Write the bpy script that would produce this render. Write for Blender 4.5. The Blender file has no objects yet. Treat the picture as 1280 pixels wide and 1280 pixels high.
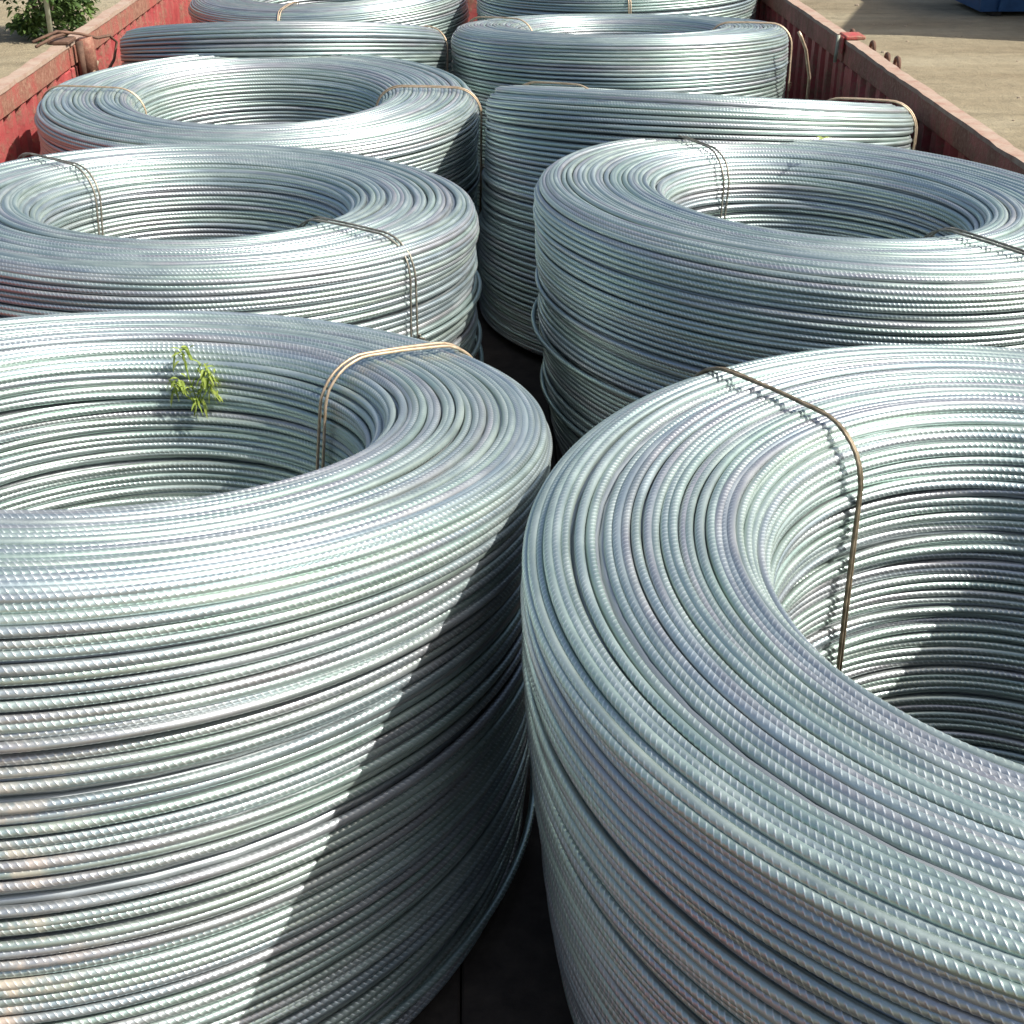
import bpy, math, random
import numpy as np
from mathutils import Matrix, Vector, Euler

R = math.radians
S = bpy.context.scene
C = S.collection
rng = random.Random(7)
PI = math.pi

# ------------------------------------------------------------------ camera, sky, sun, exposure
CAM_Z = 2.57                      # above the ground; the bed floor is at 1.20
BED_Z = 1.20
cam_data = bpy.data.cameras.new('camera')
cam = bpy.data.objects.new('camera', cam_data)
C.objects.link(cam)
cam.location = (0, 0, CAM_Z)
cam.rotation_euler = (R(90 - 28.47), 0, R(-1.78))
cam_data.sensor_width = 36
cam_data.lens = 36 * 1700 / 1280
cam_data.clip_end = 2000
S.camera = cam

SUN_AZ, SUN_EL = -20.0, 47.0      # azimuth counted from +X towards +Y
w = bpy.data.worlds.new('World')
S.world = w
w.use_nodes = True
nt = w.node_tree
sky = nt.nodes.new('ShaderNodeTexSky')
sky.sky_type = 'NISHITA'
sky.sun_disc = False
sky.sun_elevation = R(SUN_EL)
sky.sun_rotation = R(90 - SUN_AZ)
sky.dust_density = 4.0
sky.air_density = 1.0
sky.ozone_density = .6
nt.nodes['Background'].inputs['Strength'].default_value = 0.105
nt.links.new(sky.outputs[0], nt.nodes['Background'].inputs['Color'])

sun_data = bpy.data.lights.new('sun', 'SUN')
sun_data.energy = 4.2
sun_data.angle = R(0.53)
sun_data.color = (1.0, 0.955, 0.88)
sun = bpy.data.objects.new('sun', sun_data)
C.objects.link(sun)
sd = Vector((math.cos(R(SUN_AZ)) * math.cos(R(SUN_EL)), math.sin(R(SUN_AZ)) * math.cos(R(SUN_EL)), math.sin(R(SUN_EL))))
sun.rotation_euler = sd.to_track_quat('Z', 'Y').to_euler()
sun.location = (20, -5, 25)

S.view_settings.view_transform = 'Standard'
S.view_settings.look = 'None'
S.view_settings.gamma = 1
S.view_settings.use_curve_mapping = False
S.view_settings.exposure = 0.55
S.cycles.max_bounces = 6
S.cycles.glossy_bounces = 4
S.cycles.diffuse_bounces = 3
S.cycles.caustics_reflective = False


# ------------------------------------------------------------------ helpers
def tag(o, label=None, cat=None, group=None, kind=None):
    if label: o['label'] = label
    if cat: o['category'] = cat
    if group: o['group'] = group
    if kind: o['kind'] = kind
    return o


def empty(name, loc=(0, 0, 0), parent=None):
    o = bpy.data.objects.new(name, None)
    o.location = loc
    o.empty_display_size = 0.1
    C.objects.link(o)
    if parent: o.parent = parent
    return o


def link(name, me, m=None, parent=None, loc=(0, 0, 0), rot=(0, 0, 0)):
    if m and not me.materials: me.materials.append(m)
    o = bpy.data.objects.new(name, me)
    o.location = loc
    o.rotation_euler = rot
    C.objects.link(o)
    if parent: o.parent = parent
    return o


def np_mesh(name, V, Q, smooth=True):
    """mesh of quads from numpy arrays"""
    me = bpy.data.meshes.new(name)
    V = np.asarray(V, np.float32); Q = np.asarray(Q, np.int32)
    me.vertices.add(len(V)); me.vertices.foreach_set('co', V.ravel())
    me.loops.add(Q.size); me.loops.foreach_set('vertex_index', Q.ravel())
    me.polygons.add(len(Q)); me.polygons.foreach_set('loop_start', np.arange(0, Q.size, 4, dtype=np.int32))
    me.update(calc_edges=True)
    if smooth:
        me.polygons.foreach_set('use_smooth', np.ones(len(Q), bool))
    return me


class MB:
    """collects shapes and links them as one mesh object"""
    def __init__(s): s.v = []; s.f = []; s.sm = []

    def add(s, vs, fs, smooth=False):
        k = len(s.v)
        s.v += [tuple(v) for v in vs]
        s.f += [tuple(i + k for i in f) for f in fs]
        s.sm += [smooth] * len(fs)

    def box(s, x0, x1, y0, y1, z0, z1, b=0.0):
        if b <= 0:
            s.add([(x, y, z) for x in (x0, x1) for y in (y0, y1) for z in (z0, z1)],
                  [(0, 1, 3, 2), (4, 6, 7, 5), (0, 4, 5, 1), (2, 3, 7, 6), (0, 2, 6, 4), (1, 5, 7, 3)])
            return
        # chamfered box: loops in z with inset corners
        def loop(i, z):
            xa, xb, ya, yb = x0 + i, x1 - i, y0 + i, y1 - i
            c = b
            return [(xa + c, ya, z), (xb - c, ya, z), (xb, ya + c, z), (xb, yb - c, z), (xb - c, yb, z), (xa + c, yb, z), (xa, yb - c, z), (xa, ya + c, z)]
        vs = loop(b, z0) + loop(0, z0 + b) + loop(0, z1 - b) + loop(b, z1)
        fs = [tuple(range(7, -1, -1)), tuple(range(24, 32))]
        for r in range(3):
            for i in range(8):
                j = (i + 1) % 8
                fs.append((r * 8 + i, r * 8 + j, r * 8 + 8 + j, r * 8 + 8 + i))
        s.add(vs, fs)

    def tube(s, pts, r, n=8, closed=False, cap=True):
        pts = [Vector(p) for p in pts]
        N = len(pts)
        rs = r if isinstance(r, (list, tuple)) else [r] * N
        prev = None
        vs = []
        for i, p in enumerate(pts):
            if closed: t = pts[(i + 1) % N] - pts[i - 1]
            else: t = pts[min(i + 1, N - 1)] - pts[max(i - 1, 0)]
            t.normalize()
            if prev is None:
                a = Vector((0, 0, 1)) if abs(t.z) < 0.9 else Vector((1, 0, 0))
                u = t.cross(a).normalized()
            else:
                u = (prev - t * prev.dot(t)).normalized()
            prev = u
            v = t.cross(u)
            for k in range(n):
                a = 2 * PI * k / n
                vs.append(p + (u * math.cos(a) + v * math.sin(a)) * rs[i])
        fs = []
        for i in range(N if closed else N - 1):
            j = (i + 1) % N
            for k in range(n):
                l = (k + 1) % n
                fs.append((i * n + k, i * n + l, j * n + l, j * n + k))
        if cap and not closed:
            fs.append(tuple(range(n - 1, -1, -1)))
            fs.append(tuple((N - 1) * n + k for k in range(n)))
        s.add(vs, fs, True)

    def mesh(s, name):
        me = bpy.data.meshes.new(name)
        me.from_pydata(s.v, [], s.f)
        me.polygons.foreach_set('use_smooth', np.array(s.sm, bool))
        me.update()
        return me

    def build(s, name, m, parent=None, loc=(0, 0, 0), rot=(0, 0, 0)):
        return link(name, s.mesh(name), m, parent, loc, rot)


# ------------------------------------------------------------------ materials
class NT:
    def __init__(s, name):
        s.m = bpy.data.materials.new(name)
        s.m.use_nodes = True
        s.t = s.m.node_tree
        s.b = s.t.nodes['Principled BSDF']

    def n(s, typ, **kw):
        o = s.t.nodes.new(typ)
        for k, v in kw.items():
            if k in o.inputs: o.inputs[k].default_value = v
            else: setattr(o, k, v)
        return o

    def l(s, a, b): s.t.links.new(a, b)

    def noise(s, vec, scale, detail=4, rough=0.55, dist=0.0):
        o = s.n('ShaderNodeTexNoise')
        o.inputs['Scale'].default_value = scale
        o.inputs['Detail'].default_value = detail
        o.inputs['Roughness'].default_value = rough
        o.inputs['Distortion'].default_value = dist
        if vec: s.l(vec, o.inputs['Vector'])
        return o.outputs['Fac']

    def ramp(s, fac, stops):
        o = s.n('ShaderNodeValToRGB')
        e = o.color_ramp.elements
        while len(e) < len(stops): e.new(0.5)
        for i, (p, c) in enumerate(stops):
            e[i].position = p
            e[i].color = (c if len(c) == 4 else (*c, 1)) if isinstance(c, (tuple, list)) else (c, c, c, 1)
        s.l(fac, o.inputs[0])
        return o.outputs[0]

    def mix(s, fac, a, b, mode='MIX'):
        o = s.n('ShaderNodeMix', data_type='RGBA', blend_type=mode)
        for i, x in ((0, fac), (6, a), (7, b)):
            if isinstance(x, (int, float)): o.inputs[i].default_value = x
            elif isinstance(x, tuple): o.inputs[i].default_value = (*x, 1) if len(x) == 3 else x
            else: s.l(x, o.inputs[i])
        return o.outputs[2]

    def math(s, op, a, b=0.0):
        o = s.n('ShaderNodeMath', operation=op)
        for i, x in ((0, a), (1, b)):
            if isinstance(x, (int, float)): o.inputs[i].default_value = x
            else: s.l(x, o.inputs[i])
        return o.outputs[0]

    def bump(s, h, strength, dist):
        o = s.n('ShaderNodeBump')
        o.inputs['Strength'].default_value = strength
        o.inputs['Distance'].default_value = dist
        s.l(h, o.inputs['Height'])
        s.l(o.outputs[0], s.b.inputs['Normal'])

    def set(s, base=None, rough=None, metal=None, spec=None):
        for k, x in (('Base Color', base), ('Roughness', rough), ('Metallic', metal), ('Specular IOR Level', spec)):
            if x is None: continue
            if isinstance(x, (int, float)): s.b.inputs[k].default_value = x
            elif isinstance(x, tuple): s.b.inputs[k].default_value = (*x, 1)
            else: s.l(x, s.b.inputs[k])
        return s.m


def mat_rebar(rust):
    q = NT('galvanised_rebar_rust_spotted' if rust else 'galvanised_rebar')
    geo = q.n('ShaderNodeNewGeometry').outputs['Position']
    tc = q.n('ShaderNodeTexCoord').outputs['Object']
    oi = q.n('ShaderNodeObjectInfo').outputs['Random']
    at = q.n('ShaderNodeAttribute', attribute_name='tint').outputs['Fac']
    rnd = q.math('FRACT', q.math('ADD', oi, at))
    # a coordinate that runs along the wire (cos, sin of the turn) and differs from turn to turn
    sp = q.n('ShaderNodeSeparateXYZ'); q.l(tc, sp.inputs[0])
    cb = q.n('ShaderNodeCombineXYZ')
    q.l(sp.outputs['X'], cb.inputs[0]); q.l(sp.outputs['Y'], cb.inputs[1]); q.l(q.math('MULTIPLY', rnd, 57.0), cb.inputs[2])
    along = cb.outputs[0]
    big = q.noise(along, 3.2, 3)
    hue = q.math('FRACT', q.math('ADD', rnd, q.math('MULTIPLY', big, .8)))
    col = q.ramp(hue, [(0.0, (.440, .540, .530)), (.22, (.450, .545, .490)), (.42, (.425, .525, .560)),
                       (.6, (.495, .505, .530)), (.8, (.425, .560, .505)), (1.0, (.440, .540, .530))])
    bright = q.ramp(rnd, [(0, .84), (.5, .96), (1, 1.0)])
    col = q.mix(1.0, col, bright, 'MULTIPLY')
    gr = q.noise(geo, 300, 3, .7)
    col = q.mix(.30, col, q.ramp(gr, [(.25, .66), (.7, 1.0)]), 'MULTIPLY')
    # dull zinc bloom in long streaks
    film = q.noise(along, 9, 5, .6)
    fm = q.ramp(film, [(.42, 0.0), (.66, 1.0)])
    col = q.mix(q.math('MULTIPLY', fm, .25), col, (.47, .54, .52))
    # slanted ribs: crests lightened for rubbed wear and to paint in their glint
    rs_ = q.n('ShaderNodeAttribute', attribute_name='roll_sin').outputs['Fac']
    rc_ = q.n('ShaderNodeAttribute', attribute_name='roll_cos').outputs['Fac']
    nr_ = q.n('ShaderNodeAttribute', attribute_name='rib_count').outputs['Fac']
    th_ = q.math('ARCTAN2', sp.outputs['Y'], sp.outputs['X'])
    ab_ = q.math('ABSOLUTE', rs_)
    an_ = q.math('ARCTAN2', ab_, rc_)
    phs = q.math('ADD', q.math('MULTIPLY', th_, nr_), q.math('MULTIPLY', q.math('MULTIPLY', q.math('SIGN', rs_), 3.4), an_))
    pul = q.math('POWER', q.math('ADD', q.math('MULTIPLY', q.math('COSINE', phs), .5), .5), 6.0)
    mr_ = q.n('ShaderNodeMapRange', interpolation_type='SMOOTHSTEP'); q.l(ab_, mr_.inputs[0])
    mr_.inputs[1].default_value = .55; mr_.inputs[2].default_value = .88
    rib = q.math('MULTIPLY', pul, mr_.outputs[0])
    wear_glint = q.ramp(q.noise(along, 14, 3), [(.35, .45), (.6, 1.0)])
    col = q.mix(q.math('MULTIPLY', q.math('MULTIPLY', rib, wear_glint), .55), col, (.90, .95, .95))
    metal = q.math('SUBTRACT', .78, q.math('MULTIPLY', fm, .16))
    if rust:
        sep = q.n('ShaderNodeSeparateXYZ'); q.l(geo, sep.inputs[0])
        rn = q.noise(geo, 34, 4, .6)
        rp = q.noise(geo, 5, 2)
        k = q.math('MULTIPLY', q.ramp(q.noise(along, 16, 4, .6), [(.45, 0), (.56, 1)]), q.ramp(rn, [(.38, 0), (.50, 1)]))
        def rng_(sock, a, b, c, d):
            m = q.n('ShaderNodeMapRange'); q.l(sock, m.inputs[0])
            for i, v in enumerate((a, b, c, d)): m.inputs[i + 1].default_value = v
            return m.outputs[0]
        # the stained patch is low on the side that faces the tailgate
        k = q.math('MULTIPLY', k, rng_(sep.outputs['X'], -.50, -.36, 1, 0))
        k = q.math('MULTIPLY', k, rng_(sep.outputs['Y'], 1.2, 1.3, 1, 0))
        k = q.math('MULTIPLY', k, rng_(sep.outputs['Z'], 1.82, 1.74, 0, 1))
        col = q.mix(q.math('MULTIPLY', k, .62), col, (.62, .43, .28))
        metal = q.math('MULTIPLY', metal, q.math('SUBTRACT', 1.0, q.math('MULTIPLY', k, .8)))
    ro = q.math('ADD', q.math('ADD', .325, q.math('MULTIPLY', fm, .08)), q.math('MULTIPLY', gr, .10))
    q.bump(q.math('ADD', q.math('MULTIPLY', gr, .05), rib), .55, .00050)
    return q.set(col, ro, metal)


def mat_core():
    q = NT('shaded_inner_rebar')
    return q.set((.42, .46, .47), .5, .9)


def mat_tie(name, a, b, metal=.5):
    q = NT(name)
    geo = q.n('ShaderNodeNewGeometry').outputs['Position']
    f = q.noise(geo, 60, 4)
    return q.set(q.ramp(f, [(.35, a), (.65, b)]), .5, metal)


def mat_red(name, rust_amt, light=(.47, .10, .095), dark=(.36, .06, .062)):
    q = NT(name)
    geo = q.n('ShaderNodeNewGeometry').outputs['Position']
    mp = q.n('ShaderNodeMapping'); q.l(geo, mp.inputs[0]); mp.inputs['Scale'].default_value = (1, 1, .22)
    st = q.noise(mp.outputs[0], 28, 6, .65)
    n1 = q.noise(geo, 9, 6, .62)
    n2 = q.noise(geo, 70, 5, .7)
    col = q.ramp(st, [(.3, dark), (.7, light)])
    # chalky faded paint
    col = q.mix(q.math('MULTIPLY', q.ramp(n1, [(.40, 0.), (.66, 1.)]), .42), col, (.54, .21, .185))
    f = q.math('ADD', q.math('MULTIPLY', n1, .45), q.math('ADD', q.math('MULTIPLY', n2, .3), q.math('MULTIPLY', st, .25)))
    lo = .62 - rust_amt * .26
    rust = q.ramp(f, [(lo - .05, 0.), (lo + .05, 1.)])
    rc = q.ramp(n2, [(.3, (.12, .065, .045)), (.5, (.24, .125, .08)), (.72, (.38, .24, .17))])
    col = q.mix(q.math('MULTIPLY', rust, .88), col, rc)
    q.bump(q.math('ADD', n2, q.math('MULTIPLY', rust, .5)), .5, .003)
    return q.set(col, q.math('ADD', .5, q.math('MULTIPLY', rust, .3)), 0.0, .35)


def mat_dusty_rail():
    q = NT('dusty_worn_rail_top')
    geo = q.n('ShaderNodeNewGeometry').outputs['Position']
    n1 = q.noise(geo, 14, 6, .7)
    n2 = q.noise(geo, 90, 4, .7)
    c = q.ramp(n1, [(.28, (.30, .15, .11)), (.44, (.40, .28, .215)), (.7, (.45, .37, .29))])
    c = q.mix(.4, c, q.ramp(n2, [(.3, .6), (.7, 1.)]), 'MULTIPLY')
    q.bump(n2, .4, .003)
    return q.set(c, .8, 0., .2)


def mat_ground():
    q = NT('dry_sandy_ground')
    geo = q.n('ShaderNodeNewGeometry').outputs['Position']
    mp = q.n('ShaderNodeMapping'); q.l(geo, mp.inputs[0]); mp.inputs['Scale'].default_value = (.35, 1.2, 1)
    mp.inputs['Rotation'].default_value = (0, 0, R(6))
    a = q.noise(mp.outputs[0], .9, 6, .6, .6)
    b = q.noise(geo, 4.5, 8, .68)
    c = q.noise(geo, 45, 6, .75)
    col = q.ramp(a, [(.3, (.285, .235, .155)), (.52, (.355, .305, .205)), (.72, (.42, .37, .26))])
    col = q.mix(.55, col, q.ramp(b, [(.3, .62), (.6, 1.)]), 'MULTIPLY')
    col = q.mix(.45, col, q.ramp(c, [(.3, .6), (.62, 1.)]), 'MULTIPLY')
    # shallow wheel ruts across the yard
    m2 = q.n('ShaderNodeMapping'); q.l(geo, m2.inputs[0]); m2.inputs['Scale'].default_value = (.12, 2.2, 1); m2.inputs['Rotation'].default_value = (0, 0, R(14))
    rut = q.noise(m2.outputs[0], 1.3, 5, .6, .3)
    col = q.mix(.5, col, q.ramp(rut, [(.34, .62), (.45, 1.)]), 'MULTIPLY')
    h = q.math('ADD', q.math('ADD', q.math('MULTIPLY', b, 1.0), q.math('MULTIPLY', c, .35)), q.math('MULTIPLY', rut, .8))
    q.bump(h, .8, .05)
    return q.set(col, .95, 0., .1)


def mat_simple(name, a, b, scale=8, rough=.8, metal=0., bump=0.0):
    q = NT(name)
    geo = q.n('ShaderNodeNewGeometry').outputs['Position']
    n = q.noise(geo, scale, 6, .65)
    if bump: q.bump(n, .6, bump)
    return q.set(q.ramp(n, [(.3, a), (.7, b)]), rough, metal, .3)


def mat_leaf(name, a, b, trans=.25):
    q = NT(name)
    oi = q.n('ShaderNodeAttribute', attribute_name='tint').outputs['Fac']
    q.set(q.ramp(oi, [(0, a), (1, b)]), .55, 0., .3)
    q.b.inputs['Subsurface Weight'].default_value = 0
    tr = q.n('ShaderNodeBsdfTranslucent'); q.l(q.ramp(oi, [(0, tuple(x * 1.3 for x in a)), (1, tuple(x * 1.3 for x in b))]), tr.inputs[0])
    mx = q.n('ShaderNodeMixShader'); mx.inputs[0].default_value = trans
    q.l(q.b.outputs[0], mx.inputs[1]); q.l(tr.outputs[0], mx.inputs[2])
    q.l(mx.outputs[0], q.t.nodes['Material Output'].inputs[0])
    return q.m


M_rebar = mat_rebar(False)
M_rebar_rust = mat_rebar(True)
M_core = mat_core()
M_tie_rust = mat_tie('rusty_tie_wire', (.11, .09, .055), (.28, .23, .155), .4)
M_tie_tan = mat_tie('copper_tan_tie_wire', (.42, .32, .21), (.60, .48, .35), .6)
M_tie_grey = mat_tie('grey_tie_wire', (.17, .16, .13), (.36, .34, .28), .6)
M_red = mat_red('faded_red_paint', .35)
M_red_rail = mat_red('rusted_red_rail_paint', .60, (.46, .14, .11), (.33, .085, .07))
M_red_bright = mat_red('red_bracket_paint', .5, (.50, .09, .08), (.36, .05, .05))
M_rail_top = mat_dusty_rail()
M_rust = mat_simple('brown_rusted_steel', (.09, .055, .04), (.22, .13, .09), 30, .8, .2, .002)
M_ground = mat_ground()
M_plank = mat_simple('dirty_bed_board', (.035, .028, .022), (.075, .06, .045), 20, .9, 0, .004)
M_dark = mat_simple('black_chassis_steel', (.02, .02, .02), (.045, .042, .04), 10, .7)
M_wall = mat_simple('grey_render', (.36, .35, .33), (.46, .45, .43), 3, .9, 0, .005)
M_roof = mat_simple('grey_roof_sheet', (.25, .27, .29), (.33, .35, .36), 4, .5, .3)
M_blue = mat_simple('blue_painted_steel', (.02, .06, .15), (.035, .10, .22), 6, .45)
M_pole = mat_simple('weathered_pale_pole', (.30, .33, .25), (.42, .44, .36), 25, .7)
M_bark = mat_simple('shrub_bark', (.09, .07, .05), (.16, .12, .09), 40, .9)
M_leaf = mat_leaf('shrub_leaf', (.035, .075, .022), (.12, .19, .05))
M_sprig = mat_leaf('yellow_green_sprig_leaf', (.26, .37, .06), (.44, .52, .13), .35)
M_pebble = mat_simple('pebble', (.26, .21, .15), (.40, .33, .25), 20, .9)

# ------------------------------------------------------------------ setting: ground
gb = MB()
gb.add([(-400, -400, 0), (400, -400, 0), (400, 400, 0), (-400, 400, 0)], [(0, 1, 2, 3)])
tag(gb.build('ground', M_ground), kind='structure')

# ------------------------------------------------------------------ rebar: one ribbed turn of wire per radius, shared by all coils
WR = 0.00560          # core radius of the bar
PITCH = 0.0112      # centre to centre
RIB = 0.0078
_turns = {}


def turn_mesh(radius, variant=0):
    """closed turn of ribbed bar: two rows of thin slanted ribs with smooth bands between; radius is snapped to 12 mm steps"""
    k = max(20, round(radius / 0.012))
    key = (k, variant)
    if key in _turns: return _turns[key], k * 0.012
    Rm = k * 0.012
    r = np.random.RandomState(100 + k * 7 + variant)
    n_rib = int(round(2 * PI * Rm / RIB))
    n_s, n_c = n_rib * 5, 14
    th = np.linspace(0, 2 * PI, n_s, endpoint=False)[:, None]
    ph = (np.linspace(0, 2 * PI, n_c, endpoint=False) + 0.2)[None, :]
    # where the smooth band sits round the bar: the bar rolls slowly as it is wound
    seat = R(-50) if Rm > .54 else (R(0) if Rm > .37 else R(92))
    psi = ph - seat + r.uniform(-.8, .8) + .30 * np.sin(th + r.rand() * 6) + .25 * np.sin(2 * th + r.rand() * 6)
    sn = np.sin(psi)
    cres = np.clip((np.abs(sn) - .42) / .38, 0, 1)
    half = np.where(sn > 0, 1.0, -1.0)
    ang = np.arctan2(np.abs(sn), np.cos(psi))            # 0..pi within each half
    phase = th * n_rib + half * (3.4 * ang)
    pulse = (np.cos(phase) * .5 + .5) ** 3.5
    seam = np.maximum(0, np.abs(np.cos(psi)) - .93) / .07
    rad = WR + 0.00034 * pulse * cres + 0.0002 * seam
    dr = sum(r.uniform(-1, 1) * .0016 / (n - 1.0) * np.cos(n * th + r.rand() * 6.28) for n in range(2, 7))
    dz = sum(r.uniform(-1, 1) * .0018 / (n - 1.0) * np.cos(n * th + r.rand() * 6.28) for n in range(2, 7))
    q = Rm + dr + rad * np.cos(ph)
    V = np.stack([np.cos(th) * q, np.sin(th) * q, dz + rad * np.sin(ph)], -1).reshape(-1, 3)
    i = np.arange(n_s)[:, None]; j = np.arange(n_c)[None, :]
    a = i * n_c + j; b = ((i + 1) % n_s) * n_c + j
    c = ((i + 1) % n_s) * n_c + (j + 1) % n_c; d = i * n_c + (j + 1) % n_c
    Q = np.stack([a, b, c, d], -1).reshape(-1, 4)
    me = np_mesh('wire_turn', V, Q)
    # the roll of the bar, for the fine relief of the ribs
    for nm, val in (('roll_sin', sn), ('roll_cos', np.cos(psi)), ('rib_count', np.full(psi.shape, float(n_rib)))):
        at = me.attributes.new(nm, 'FLOAT', 'POINT')
        at.data.foreach_set('value', np.broadcast_to(val, psi.shape).astype(np.float32).ravel())
    _turns[key] = me
    return me, Rm


def section(Ro, Ri, H, taper):
    """the rounded section of a coil as stations (r, z, inward normal, depth) from the inner foot over the top to the outer foot"""
    rc, ro = .074, .055
    pts = []
    def seg(p, q):
        L = math.hypot(q[0] - p[0], q[1] - p[1]); n = max(1, int(L / .002))
        for t in range(n):
            pts.append((p[0] + (q[0] - p[0]) * t / n, p[1] + (q[1] - p[1]) * t / n))
    seg((Ri, -H), (Ri, -rc))
    for t in range(60):
        a = PI - (PI / 2) * t / 60
        pts.append((Ri + rc + rc * math.cos(a), -rc + rc * math.sin(a)))
    seg((Ri + rc, 0), (Ro - ro, 0))
    for t in range(60):
        a = PI / 2 - (PI / 2) * t / 60
        pts.append((Ro - ro + ro * math.cos(a), -ro + ro * math.sin(a)))
    seg((Ro, -ro), (Ro, -H))
    out = []
    acc = PITCH * .5
    for i in range(1, len(pts)):
        flat = min(1.0, max(0.0, 1 + pts[i][1] / (rc * .8)))      # 1 on the top, 0 on the walls
        d = math.hypot(pts[i][0] - pts[i - 1][0], pts[i][1] - pts[i - 1][1])
        acc += d
        step = PITCH * (1 - .10 * flat)                            # the top is seen two layers deep
        if acc >= step:
            acc -= step
            tx, tz = (pts[i][0] - pts[i - 1][0]) / d, (pts[i][1] - pts[i - 1][1]) / d
            r, z = pts[i]
            dep = -z / H
            if r > (Ro + Ri) / 2: r -= taper * dep ** 2
            out.append((r, z, tz, -tx, dep))           # (tz,-tx) points into the section
    return out


def inner_mesh(name, stations, tx, ty, Hc, n_seg, n_c, wr, push, tint=False, jit=None, wob=0.0):
    """many plain turns joined in one mesh"""
    th = np.linspace(0, 2 * PI, n_seg, endpoint=False)
    ph = np.linspace(0, 2 * PI, n_c, endpoint=False)
    Vs, Qs, Ts = [], [], []
    r_ = np.random.RandomState(len(name) + int(abs(tx) * 1e4))
    base = None
    for s, (r, z, nx, nz, dep) in enumerate(stations):
        rr, zz = r + nx * push, z + nz * push
        a, b, cx, cy, ex = jit[s] if jit else (0, 0, 0, 0, 0)
        al = -tx * dep + a; be = -ty * dep + b
        dr = sum(r_.uniform(-1, 1) * wob / (n - 1) * np.cos(n * th + r_.rand() * 6.28) for n in range(2, 5)) if wob else 0 * th
        q = (rr + dr)[:, None] + wr * np.cos(ph)[None, :]
        X = np.cos(th)[:, None] * q + cx; Y = np.sin(th)[:, None] * q + cy
        Z = zz + wr * np.sin(ph)[None, :] + Y * math.sin(al) - X * math.sin(be)
        Vs.append(np.stack([X, Y, Z], -1).reshape(-1, 3))
        i = np.arange(n_seg)[:, None]; j = np.arange(n_c)[None, :]
        A = i * n_c + j; B = ((i + 1) % n_seg) * n_c + j
        Cc = ((i + 1) % n_seg) * n_c + (j + 1) % n_c; D = i * n_c + (j + 1) % n_c
        Qs.append(np.stack([A, B, Cc, D], -1).reshape(-1, 4) + s * n_seg * n_c)
        Ts.append(np.full(n_seg * n_c, r_.rand()))
    me = np_mesh(name, np.concatenate(Vs), np.concatenate(Qs))
    if tint:
        at = me.attributes.new('tint', 'FLOAT', 'POINT')
        at.data.foreach_set('value', np.concatenate(Ts).astype(np.float32))
    return me


def lays(n, rg):
    """slow drift of tilt and centre from turn to turn, with a step where one lay of wire ends and the next begins"""
    out = []
    a = b = cx = cy = ex = 0.0
    left = 0
    for i in range(n):
        if left <= 0:
            left = rg.randint(3, 9)
            ta, tb = rg.gauss(0, .0042), rg.gauss(0, .0042)
            tcx, tcy = rg.gauss(0, .0026), rg.gauss(0, .0026)
            tex = rg.gauss(0, .0022)
        left -= 1
        k = .62
        a += (ta - a) * k; b += (tb - b) * k; cx += (tcx - cx) * k; cy += (tcy - cy) * k; ex += (tex - ex) * k
        out.append((a + rg.gauss(0, .0013), b + rg.gauss(0, .0013), cx + rg.gauss(0, .0008), cy + rg.gauss(0, .0008), ex + rg.gauss(0, .0012)))
    return out


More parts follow.
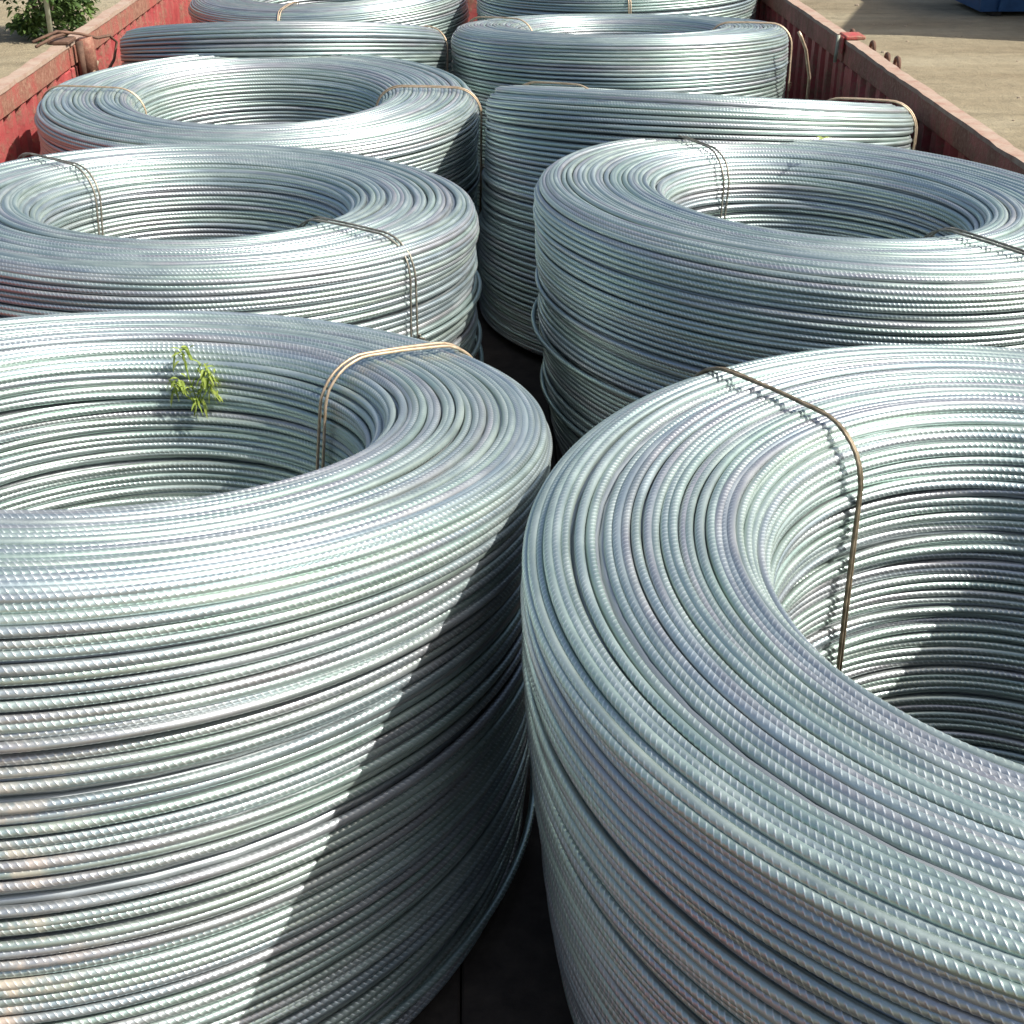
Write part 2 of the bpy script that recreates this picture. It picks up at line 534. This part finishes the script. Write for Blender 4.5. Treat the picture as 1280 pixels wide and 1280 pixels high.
def make_coil(key, pose, label, ties, single=True, taper=0.0, rust=False, sprung=()):
    x, y, zc, tx, ty, Ro, Ri, el, ea = pose
    root = empty('rebar_coil', (x, y, CAM_Z + zc))
    Mx = Matrix.Rotation(ty, 4, 'Y') @ Matrix.Rotation(tx, 4, 'X') @ Matrix.Rotation(ea, 4, 'Z')
    root.rotation_euler = Mx.to_euler('XYZ')
    root.scale = (1 + el, 1 - el, 1)
    tag(root, label, 'rebar coil', 'rebar coils loaded on the truck bed')
    # tilt in the coil's own turned axes
    ltx = tx * math.cos(ea) + ty * math.sin(ea)
    lty = -tx * math.sin(ea) + ty * math.cos(ea)
    H = (CAM_Z + zc) - BED_Z - .012
    st = section(Ro, Ri, H, taper)
    rg = random.Random(sum(map(ord, key)) * 13)
    jit = lays(len(st), rg)
    mat = M_rebar_rust if rust else M_rebar
    if single:
        for s, (r, z, nx, nz, dep) in enumerate(st):
            a, b, cx, cy, ex = jit[s]
            sink = WR + max(0, rg.gauss(.0006, .0011))
            if nz < -.4 and rg.random() < .3: sink += rg.uniform(.001, .0045)
            rr, zz = r + nx * sink, z + nz * sink
            # on the flat top the turns spread apart on one side and crowd on the other
            if nz < -.5: cx, cy = cx * 1.8, cy * 1.8; a, b = a * .45, b * .45
            me, Rm = turn_mesh(rr, rg.randint(0, 1) if (rr > .555 or rr < .345) else 0)
            if not me.materials: me.materials.append(M_rebar)
            o = bpy.data.objects.new('wire_turn', me)
            k = rr / Rm
            o.scale = (k * (1 + ex), k * (1 - ex), 1.0)
            o.location = (cx, cy, zz)
            o.rotation_euler = (-ltx * dep + a, -lty * dep + b, 0)
            if rust:
                o.material_slots[0].link = 'OBJECT'
                o.material_slots[0].material = mat
            if dep > .12 and abs(nx) > .9 and rg.random() < .11:       # a turn that lies across its neighbours
                q = rg.uniform(0, 2 * PI); t_ = rg.uniform(.010, .022)
                a += t_ * math.cos(q); b += t_ * math.sin(q)
                kk = -.0035 * (1 if nx < 0 else -1)
                k = (rr - kk) / Rm
                o.scale = (k * (1 + ex), k * (1 - ex), 1.0)
            for (d_, dx_, dy_, gr_) in sprung:                          # a turn that has sprung out of the side
                if nx < -.9 and abs(dep - d_) < PITCH / H * .5:
                    qx = dx_ * math.cos(ea) + dy_ * math.sin(ea); qy = -dx_ * math.sin(ea) + dy_ * math.cos(ea)
                    o.location = (cx + qx, cy + qy, zz); k = (rr + gr_) / Rm; o.scale = (k, k, 1)
            spin = rg.choice((0, PI)) + rg.uniform(-.5, .5)
            o.rotation_euler = (Matrix.Rotation(-lty * dep + b, 4, 'Y') @ Matrix.Rotation(-ltx * dep + a, 4, 'X') @ Matrix.Rotation(spin, 4, 'Z')).to_euler()
            o.parent = root
            C.objects.link(o)
    else:
        jj = [(a, b, cx, cy, ex) for a, b, cx, cy, ex in jit]
        me = inner_mesh('outer_windings', st, ltx, lty, H, 100, 6, WR + .0003, WR + .0005, True, jj, .0012)
        tag(link('outer_windings', me, mat, root), kind='stuff')
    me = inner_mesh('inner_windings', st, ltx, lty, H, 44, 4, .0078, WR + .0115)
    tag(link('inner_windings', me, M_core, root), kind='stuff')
    # binding wires: pairs of strands from the hole over the top and down the outside
    for (a_out, a_in, d_out, d_in, tm, gap, wr) in ties:
        for s in (-1, 1):
            path = []
            n = 46
            rg2 = random.Random(int(a_out * 10) + s)
            rc = .066
            h = .0088 + (0.0015 if s > 0 else 0)
            prof = [(Ri - h, -d_in), (Ri - h, -d_in * .5), (Ri - h, -rc)]
            for t in range(1, 9):
                aa = PI - (PI / 2) * t / 8
                prof.append((Ri + rc + (rc + h) * math.cos(aa), -rc + (rc + h) * math.sin(aa)))
            mid = (Ri + Ro) / 2
            prof.append((mid, h + .001))
            for t in range(0, 9):
                aa = PI / 2 - (PI / 2) * t / 8
                prof.append((Ro - rc + (rc + h) * math.cos(aa), -rc + (rc + h) * math.sin(aa)))
            prof += [(Ro + h - taper * .3, -max(d_out * .6, rc + .02)), (Ro + h - taper * .6, -d_out)]
            L = [0]
            for i in range(1, len(prof)): L.append(L[-1] + math.dist(prof[i], prof[i - 1]))
            for i, (r, z) in enumerate(prof):
                f = L[i] / L[-1]
                az = R(a_in + (a_out - a_in) * f) - ea
                off = s * gap * .5 * (1 + .25 * math.sin(f * 9 + a_out)) + rg2.gauss(0, .0006)
                # follow the settling of the lower turns
                dep = -z / H
                X, Y = r * math.cos(az), r * math.sin(az)
                X2, Y2 = X - math.sin(az) * off, Y + math.cos(az) * off
                path.append((X2, Y2, z + (Y * -ltx + X * lty) * max(0, dep)))
            b = MB()
            b.tube(path, wr * .86, 6)
            if s > 0:                                                   # twisted tail where the strands are closed
                p0 = Vector(path[-2]); rad_ = Vector((p0.x, p0.y, 0)).normalized(); tan_ = Vector((-rad_.y, rad_.x, 0))
                b.tube([p0 + rad_ * .002 + tan_ * (.004 * math.sin(u * 2.2)) + rad_ * (.004 * math.cos(u * 2.2)) + tan_ * (.004 * u) + Vector((0, 0, -.0035 * u)) for u in range(10)], wr * .95, 5)
            b.build('binding_wire', tm, root)
    return root


T, N_, G_ = M_tie_tan, M_tie_grey, M_tie_grey
P = dict(
    A=(-.4569, 1.627, -.7123, -.134, .0687, .5836, .3246, .0647, 1.0388),
    B=(.6500, 1.2030, -.7180, .0121, .0071, .6188, .334, -.0278, .1643),
    C=(-.5816, 2.8643, -.7769, -.0409, .0309, .5932, .3073, -.0108, -1.4046),
    D=(.7147, 2.7768, -.7546, -.035, .0154, .5995, .3064, .0854, 2.1204),
    E=(-.5988, 4.0413, -.7978, .0313, .0109, .6091, .328, .0325, .22),
    F=(.6323, 3.8353, -.7768, -.1904, .0573, .5819, .325, .0097, -.748),
    G=(-.6492, 5.0439, -.7937, -.2136, -.0103, .5671, .325, 0, 0),
    H=(.5276, 4.9726, -.7662, -.0744, .0004, .5824, .3133, -.0134, 1.08),
    I=(-.6072, 6.328, -.8165, .0381, -.0405, .5975, .323, -.0127, 1.64),
    J=(.6311, 6.1168, -.74, -.007, -.022, .5874, .325, .0095, -.12),
)
make_coil('A', P['A'], 'steel rebar coil nearest the tailgate on the left, with a green sprig in its hole',
          [(37.5, 43, .12, .30, T, .012, .0030), (217, 213, .3, .3, G_, .01, .0028)], rust=True, sprung=((.93, .019, -.008, .002),))
make_coil('B', P['B'], 'largest steel rebar coil at bottom right, dark doubled tie wire down its hole',
          [(125.5, 119, .12, .46, M_tie_rust, .006, .0030), (-48, -55, .3, .3, G_, .01, .0028)], taper=.075)
make_coil('C', P['C'], 'rebar coil just behind the one with the sprig, ties over its left and right rims',
          [(142, 147, .12, .3, N_, .012, .0026), (-38, -41, .30, .2, N_, .014, .0026)], sprung=((.34, .008, -.004, .002), (.52, .013, -.002, .003), (.62, .018, -.004, .003)))
make_coil('D', P['D'], 'wide rebar coil against the right wall, directly behind the bottom right coil',
          [(111, 113, .12, .3, N_, .013, .0026), (-64, -67, .3, .2, N_, .012, .0028)], taper=.07, sprung=((.36, -.009, -.004, .002), (.52, -.016, -.006, .003), (.75, -.012, -.005, .002)))
make_coil('E', P['E'], 'rebar coil with open hole beside the left wall, third back in the left row',
          [(176, 188, .12, .2, T, .010, .0028), (-6, 4, .35, .2, T, .012, .0024)])
make_coil('F', P['F'], 'rebar coil tilted so its hole is hidden, beside the right wall post',
          [(-22, -28, .30, .2, T, .022, .0026), (150, 140, .2, .2, T, .010, .0028)])
make_coil('G', P['G'], 'rebar coil seen edge-on beside the left wall post, no hole showing',
          [(-12, 20, .3, .2, T, .014, .0026)], single=False)
make_coil('H', P['H'], 'rebar coil behind the edge-on one on the right, a loose tie wire beside it',
          [(152, 165, .1, .2, T, .012, .003), (-14, -8, .3, .2, T, .010, .0026)], single=False)
make_coil('I', P['I'], 'farthest rebar coil in the left row, tie wire over its near rim',
          [(-104, -108, .05, .2, T, .010, .003)], single=False)
make_coil('J', P['J'], 'farthest rebar coil in the right row, cut by the top of the photo',
          [(-90, -92, .3, .2, T, .010, .003)], single=False)

# ------------------------------------------------------------------ truck bed
XL, XR = -1.316, 1.262           # inner faces of the side walls
WT = CAM_Z - .775                # wall top
truck = empty('truck_bed', (0, 3.4, 0))
tag(truck, 'open truck bed with faded red corrugated steel side walls', 'truck bed')
OFF = Vector((0, -3.4, 0))


def tpart(b, name, m): return b.build(name, m, truck, OFF)


YP = (-.1, 2.32, 4.70, 7.10)     # posts
# floor boards
for i in range(12):
    b = MB()
    x0 = XL + i * (XR - XL) / 12
    b.box(x0 + .0012, x0 + (XR - XL) / 12 - .0012, YP[0], YP[3], BED_Z - .04, BED_Z, .003)
    tpart(b, 'floor_board', M_plank)
b = MB(); b.box(XL, XR, YP[0], YP[3], BED_Z - .048, BED_Z - .0415); tpart(b, 'gap_backing', M_dark)  # added dark sheet, keeps sunlit ground from showing through the board gaps
for xs in (-.45, .38):
    b = MB(); b.box(xs, xs + .09, YP[0] - .1, YP[3] + .5, .88, 1.08); tpart(b, 'chassis_beam', M_dark)
for i in range(7):
    yy = .2 + i * 1.08
    b = MB(); b.box(XL - .02, XR + .02, yy, yy + .07, 1.08, 1.158); tpart(b, 'cross_beam', M_dark)


def corrugated(x, sgn, y0, y1, z0, z1):
    """pressed sheet with trapezoid ribs, sgn = direction towards the load"""
    p = .112
    d = .030
    prof = []
    y = y0
    n = int(round((y1 - y0) / p))
    p = (y1 - y0) / n
    for i in range(n):
        a = y0 + i * p
        prof += [(a + .00 * p, 0), (a + .30 * p, 0), (a + .45 * p, d), (a + .85 * p, d)]
    prof.append((y1, 0))
    t = .004
    vs = []
    zs = [z0, z0 + (z1 - z0) * .5, z1]
    for off in (0, -t):
        for z in zs:
            for (yy, dd) in prof: vs.append((x - sgn * (d - dd) + sgn * off, yy, z))
    m = len(prof)
    fs = []
    for s in range(2):
        for k in range(2):
            for i in range(m - 1):
                q = (s * 3 + k) * m + i
                fs.append((q, q + 1, q + 1 + m, q + m))
    for i in range(m - 1):
        q = 2 * m + i
        fs.append((q, q + 1, q + 1 + 3 * m, q + 3 * m))
    b = MB(); b.add(vs, fs)
    return b


def side_panel(x, sgn, y0, y1, label):
    root_b = corrugated(x, sgn, y0 + .05, y1 - .05, BED_Z + .01, WT - .075)
    o = tpart(root_b, 'side_panel', M_red)
    if label: o['label'] = label
    W = .030
    xa, xb = (x - W, x + .006) if sgn > 0 else (x - .006, x + W)
    # top rail: hollow channel, inner face and dusty cap
    b = MB(); b.box(xa, xb, y0 + .012, y1 - .012, WT - .078, WT - .004, .004)
    b.build('top_rail', M_red_rail, o)
    b = MB()
    # dented cap plate
    n = 40
    vs, fs = [], []
    for i in range(n + 1):
        yy = y0 + .012 + (y1 - y0 - .024) * i / n
        dz = rng.gauss(0, .0012)
        dx = rng.gauss(0, .0012)
        for (xx, zz) in ((xa - .003 + dx, WT - .012), (xa - .003 + dx, WT + dz), (xb + .003 + dx, WT + dz), (xb + .003 + dx, WT - .012)):
            vs.append((xx, yy, zz))
    for i in range(n):
        for k in range(3):
            fs.append((i * 4 + k, i * 4 + k + 1, i * 4 + 5 + k, i * 4 + 4 + k))
    fs += [(0, 1, 2, 3), (n * 4 + 3, n * 4 + 2, n * 4 + 1, n * 4)]
    b.add(vs, fs)
    b.build('rail_cap', M_rail_top, o)
    b = MB(); b.box(xa + .01, xb - .004, y0 + .012, y1 - .012, BED_Z + .012, BED_Z + .08, .004)
    b.build('bottom_rail', M_red_rail, o)
    for (u, v) in ((y0 + .012, y0 + .07), (y1 - .07, y1 - .012)):
        b = MB(); b.box(xa + .006, xb - .002, u, v, BED_Z + .085, WT - .082, .004)
        b.build('end_stile', M_red, o)
    return o


for side, (x, sgn) in enumerate(((XL, 1), (XR, -1))):
    for i in range(3):
        lab = None
        if side == 0 and i == 1: lab = 'sunlit faded red panel with rusted top rail'
        if side == 1 and i == 1: lab = 'dark red shaded panel in front of the post'
        side_panel(x, sgn, YP[i], YP[i + 1], lab)
    for i in (1, 2, 3, 0):
        # post stands a little outside of the panels
        b = MB()
        xa, xb = (x - .055, x - .012) if sgn > 0 else (x + .012, x + .055)
        b.box(xa, xb, YP[i] - .009, YP[i] + .009, .95, WT - .02, .003)
        b.box(xa - .02 * (sgn > 0), xb + .02 * (sgn < 0), YP[i] - .035, YP[i] + .035, .95, BED_Z + .1, .004)
        tpart(b, 'corner_post', M_rust)
b = MB(); b.box(XL, XR, YP[3] + .02, YP[3] + .08, BED_Z, WT + .35, .01)
tpart(b, 'head_board', M_red)
# latch on the right post: bracket plate, hanging pin and hook loops
b = MB()
b.box(XR - .012, XR + .055, 4.665, 4.755, WT + .002, WT + .014, .003)
b.box(XR - .020, XR - .013, 4.675, 4.745, WT - .045, WT + .010, .002)
lt = tpart(b, 'latch_bracket', M_red_bright)
b = MB(); b.tube([(XR - .028, 4.70, WT + .012), (XR - .029, 4.70, WT - .03), (XR - .031, 4.702, WT - .075)], .006, 8)
b.build('latch_pin', M_pole, lt)
for (yy, xx, rr) in ((4.84, .055, .018), (4.58, .056, .022), (4.40, .055, .016), (4.30, .058, .022)):
    b = MB()
    b.tube([(XR + xx, yy + rr * math.cos(a), WT - .012 + rr * math.sin(a)) for a in np.linspace(0, 2 * PI, 14, endpoint=False)], .0065, 6, closed=True)
    tpart(b, 'rope_hook', M_rust)
# left post: bracket, short pipe and twisted wire
b = MB()
b.box(XL - .050, XL + .020, 4.65, 4.75, WT + .002, WT + .014, .003)
lb = tpart(b, 'latch_bracket', M_rust)
b = MB(); b.tube([(XL + .030, 4.80, WT + .0), (XL + .034, 4.80, WT - .04), (XL + .034, 4.80, WT - .125)], .030, 12)
b.build('hinge_sleeve', M_red_rail, lb)
b = MB(); b.tube([(XL + .03, 4.74, WT - .002), (XL + .03, 4.74, WT - .13)], .012, 8); b.build('latch_pin', M_rust, lb)
tw = MB()
tw.tube([(XL - .08, 4.60, WT + .02), (XL - .02, 4.68, WT + .04), (XL + .03, 4.76, WT + .02), (XL + .06, 4.86, WT - .01), (XL + .075, 4.97, WT - .02),
         (XL + .085, 5.02, WT - .05), (XL + .08, 4.97, WT - .10), (XL + .06, 4.88, WT - .145), (XL + .045, 4.80, WT - .15), (XL + .035, 4.75, WT - .12)], .0052, 6)
tw.tube([(XL - .06, 4.56, WT + .012), (XL - .02, 4.64, WT + .03), (XL + .0, 4.74, WT + .025), (XL - .03, 4.82, WT + .02), (XL - .07, 4.80, WT + .01)], .005, 6)
o = tw.build('tie_wire', M_rust)
tag(o, 'rusty wire twisted into a loop round the post of the sunlit left wall', 'wire')
for (pts, lab) in (
    ([(1.145, 4.72, 1.40), (1.15, 4.70, 1.55), (1.14, 4.66, 1.68), (1.11, 4.62, 1.775), (1.085, 4.60, 1.82), (1.075, 4.60, 1.835)],
     'loose tan tie wire end standing up in front of the dark right wall'),
    ([(-1.275, 4.62, 1.35), (-1.28, 4.66, 1.55), (-1.27, 4.74, 1.66), (-1.255, 4.82, 1.715)],
     'dark bent wire standing between left wall and the edge-on coil'),):
    b = MB(); b.tube(pts, .0058 if 'tan' in lab else .006, 6)
    tag(b.build('loose_wire', M_tie_tan if 'tan' in lab else M_rust), lab, 'wire')

# ------------------------------------------------------------------ green sprig caught in the near left coil
def leaf_mesh(L, wdt, droop, tint, vs, fs, ts, origin, az, el, roll=0):
    k = len(vs)
    n = 5
    d = Vector((math.cos(az) * math.cos(el), math.sin(az) * math.cos(el), math.sin(el)))
    side = d.cross(Vector((0, 0, 1)))
    side = side.normalized() if side.length > 1e-3 else Vector((1, 0, 0))
    side = (Matrix.Rotation(roll, 3, d) @ side)
    up = side.cross(d)
    for i in range(n):
        t = i / (n - 1)
        c = origin + d * (L * t) - Vector((0, 0, 1)) * droop * L * t * t
        wd = wdt * (math.sin(PI * min(1, t * .95 + .05)) ** .7 + .02)
        vs += [c - side * wd + up * wd * .25, c, c + side * wd + up * wd * .25]
        ts += [tint] * 3
    for i in range(n - 1):
        q = k + i * 3
        fs += [(q, q + 1, q + 4, q + 3), (q + 1, q + 2, q + 5, q + 4)]


def leafy(name, leaves, mat, parent=None, loc=(0, 0, 0)):
    vs, fs, ts = [], [], []
    for a in leaves: leaf_mesh(a[0], a[1], a[2], a[3], vs, fs, ts, *a[4:])
    me = bpy.data.meshes.new(name)
    me.from_pydata([tuple(v) for v in vs], [], fs)
    at = me.attributes.new('tint', 'FLOAT', 'POINT')
    at.data.foreach_set('value', np.array(ts, np.float32))
    me.polygons.foreach_set('use_smooth', np.ones(len(fs), bool))
    return link(name, me, mat, parent, loc)


sprig = empty('leaf_sprig', (-.428, 1.947, 1.750))
tag(sprig, 'small yellow-green leafy sprig on the inner wall of the near left coil', 'plant sprig')
rs = random.Random(3)
b = MB()
tips = [Vector((-.024, -.012, .0)), Vector((.020, -.014, .022)), Vector((-.012, -.002, .050)), Vector((.004, -.014, -.022)), Vector((.024, -.010, -.004))]
base = Vector((.004, -.006, -.038))
for t in tips:
    mid = (t + base) * .5 + Vector((rs.uniform(-.006, .006), -.006, .004))
    b.tube([base, mid, t], .0010, 5)
b.build('stem', M_sprig, sprig)
for ti, t in enumerate(tips):
    lv = []
    for i in range((38, 46, 24, 22, 26)[ti]):
        az = rs.uniform(0, 2 * PI); el = rs.uniform(-1.2, .9)
        o_ = t + Vector((rs.gauss(0, .006), rs.gauss(0, .004), rs.gauss(0, .008)))
        lv.append((rs.uniform(.010, .020), rs.uniform(.0012, .0024), rs.uniform(.2, 1.0), rs.random(), o_, az, el, rs.uniform(-1, 1)))
    leafy('leaf_cluster', lv, M_sprig, sprig)
crumb = leafy('leaf_scrap', [(.022, .005, .2, .8, Vector((0, 0, 0)), a, .3, 0) for a in (.3, 2.2, 4.1)], M_sprig, None, (.80, 3.085, 1.845))
tag(crumb, 'tiny yellow-green leaf scrap on the far rim of the wide right coil', 'leaf')

# ------------------------------------------------------------------ shrub and pole beyond the left wall
def shrub(loc, h, rad, label):
    root = empty('leafy_shrub', loc)
    tag(root, label, 'shrub')
    r = random.Random(11)
    b = MB()
    ends = []
    for i in range(9):
        az = r.uniform(0, 2 * PI); sp = r.uniform(.15, .9) * rad
        top = Vector((math.cos(az) * sp, math.sin(az) * sp, h * r.uniform(.55, .95)))
        mid = top * .5 + Vector((r.gauss(0, .05), r.gauss(0, .05), 0))
        b.tube([(0, 0, 0), tuple(mid), tuple(top)], [.022, .014, .005], 6)
        ends.append((mid, top))
    b.build('stem', M_bark, root)
    lv = []
    clumps = []
    for i in range(70):
        az = r.uniform(0, 2 * PI)
        z = r.uniform(.03, 1.0) * h
        prof = rad * (.62 + .5 * math.sin(PI * min(1, z / h * .8 + .12)))
        q = prof * math.sqrt(r.uniform(.12, 1))
        clumps.append((Vector((math.cos(az) * q, math.sin(az) * q, z)), r.uniform(.06, .15), r.random()))
    for c, cr, ct in clumps:
        for j in range(66):
            d = Vector((r.gauss(0, 1), r.gauss(0, 1), r.gauss(0, 1))).normalized() * cr * r.uniform(.4, 1.1)
            p = c + d
            if p.z < .01: continue
            lv.append((r.uniform(.05, .085), r.uniform(.013, .022), r.uniform(.1, .6), min(1, max(0, ct * .75 + r.gauss(.12, .15))), p,
                       math.atan2(d.y, d.x) + r.gauss(0, .6), r.uniform(-.5, .7), r.uniform(-1, 1)))
    tag(leafy('crown', lv, M_leaf, root), kind='stuff')
    return root


shrub((-4.66, 16.0, 0), 1.25, .44, 'dense dark green shrub on the sand behind the left wall')
b = MB(); b.tube([(0, 0, 0), (.006, 0, 1.0), (.004, .01, 2.3)], [.028, .026, .024], 10)
post = empty('thin_pole', (-4.50, 15.52, 0))
tag(post, 'thin pale pole standing in front of the green shrub', 'pole')
b.build('shaft', M_pole, post)
b = MB(); b.tube([(0, 0, .0), (0, 0, .03)], .045, 10); b.build('foot', M_rust, post)

# ------------------------------------------------------------------ building off to the right: its shade falls across the sand
HB = 5.0
el, az = R(SUN_EL), R(SUN_AZ)
tip = Vector((4.15, 15.93, 0))
corner = tip + Vector((math.cos(az), math.sin(az), 0)) * (HB / math.tan(el))
bld = empty('storage_shed', (corner.x, corner.y, 0))
tag(bld, 'grey rendered shed to the right of the yard, outside the picture', 'shed')
f_dir = Vector((.99, -.14, 0)).normalized(); s_dir = Vector((.36, .93, 0)).normalized()
def quad_prism(b, o, u, v, z0, z1):
    p = [o, o + u, o + u + v, o + v]
    b.add([(q.x, q.y, z0) for q in p] + [(q.x, q.y, z1) for q in p], [(3, 2, 1, 0), (4, 5, 6, 7), (0, 1, 5, 4), (1, 2, 6, 5), (2, 3, 7, 6), (3, 0, 4, 7)])
b = MB(); quad_prism(b, Vector((.12, .1, 0)), f_dir * 8, s_dir * 22, 0, HB - .13); b.build('wall', M_wall, bld)
b = MB(); quad_prism(b, Vector((0, 0, 0)), f_dir * 8.3, s_dir * 22.3, HB - .128, HB); b.build('roof', M_roof, bld)

# blue steel bin standing in that shade
bn = empty('blue_bin', (6.72, 17.5, -.06))
tag(bn, 'blue painted steel bin in the shade at the top right of the yard', 'bin')
b = MB()
b.add([(-.55, -.42, .12), (2.2, -.42, .12), (2.2, .7, .12), (-.55, .7, .12), (-.68, -.6, 1.15), (2.35, -.6, 1.15), (2.35, .85, 1.15), (-.68, .85, 1.15)],
      [(3, 2, 1, 0), (0, 1, 5, 4), (1, 2, 6, 5), (2, 3, 7, 6), (3, 0, 4, 7)])
b.build('body', M_blue, bn)
for i in range(5):
    b = MB(); xx = -.35 + i * .6
    b.add([(xx, -.425, .13), (xx + .09, -.425, .13), (xx + .09, -.605, 1.1), (xx, -.605, 1.1), (xx, -.475, .13), (xx + .09, -.475, .13), (xx + .09, -.655, 1.1), (xx, -.655, 1.1)],
          [(4, 5, 6, 7), (0, 4, 7, 3), (1, 2, 6, 5), (0, 1, 5, 4), (3, 7, 6, 2)])
    b.build('rib', M_blue, bn)
b = MB(); b.box(-.74, 2.41, -.66, -.59, 1.1, 1.18, .01); b.box(-.74, 2.41, .84, .91, 1.1, 1.18, .01); b.build('rim', M_blue, bn)
for xx in (-.4, 1.9):
    b = MB(); b.box(xx, xx + .14, -.36, .64, .06, .118, .01); b.build('skid', M_dark, bn)

# pebbles on the sand
vs, fs = [], []
r = random.Random(21)
for i in range(200):
    x, y = r.uniform(4.2, 8.5), r.uniform(8, 20)
    if i % 3 == 0: x = r.uniform(-9, -3.6)
    s = r.choice((.010, .012, .014, .018, .03)) * r.uniform(.7, 1.2)
    k = len(vs)
    a0 = r.uniform(0, 6)
    for rz, rr in ((-.1, 1.0), (.45, .8)):
        for j in range(6):
            a = a0 + j * PI / 3
            q = s * rr * r.uniform(.8, 1.15)
            vs.append((x + math.cos(a) * q, y + math.sin(a) * q * .8, rz * s))
    vs.append((x, y, .62 * s))
    for j in range(6):
        l = (j + 1) % 6
        fs += [(k + j, k + l, k + 6 + l, k + 6 + j), (k + 6 + j, k + 6 + l, k + 12)]
me = bpy.data.meshes.new('pebbles'); me.from_pydata(vs, [], fs)
tag(link('pebbles', me, M_pebble), 'scattered pebbles on the dry sandy ground', kind='stuff')
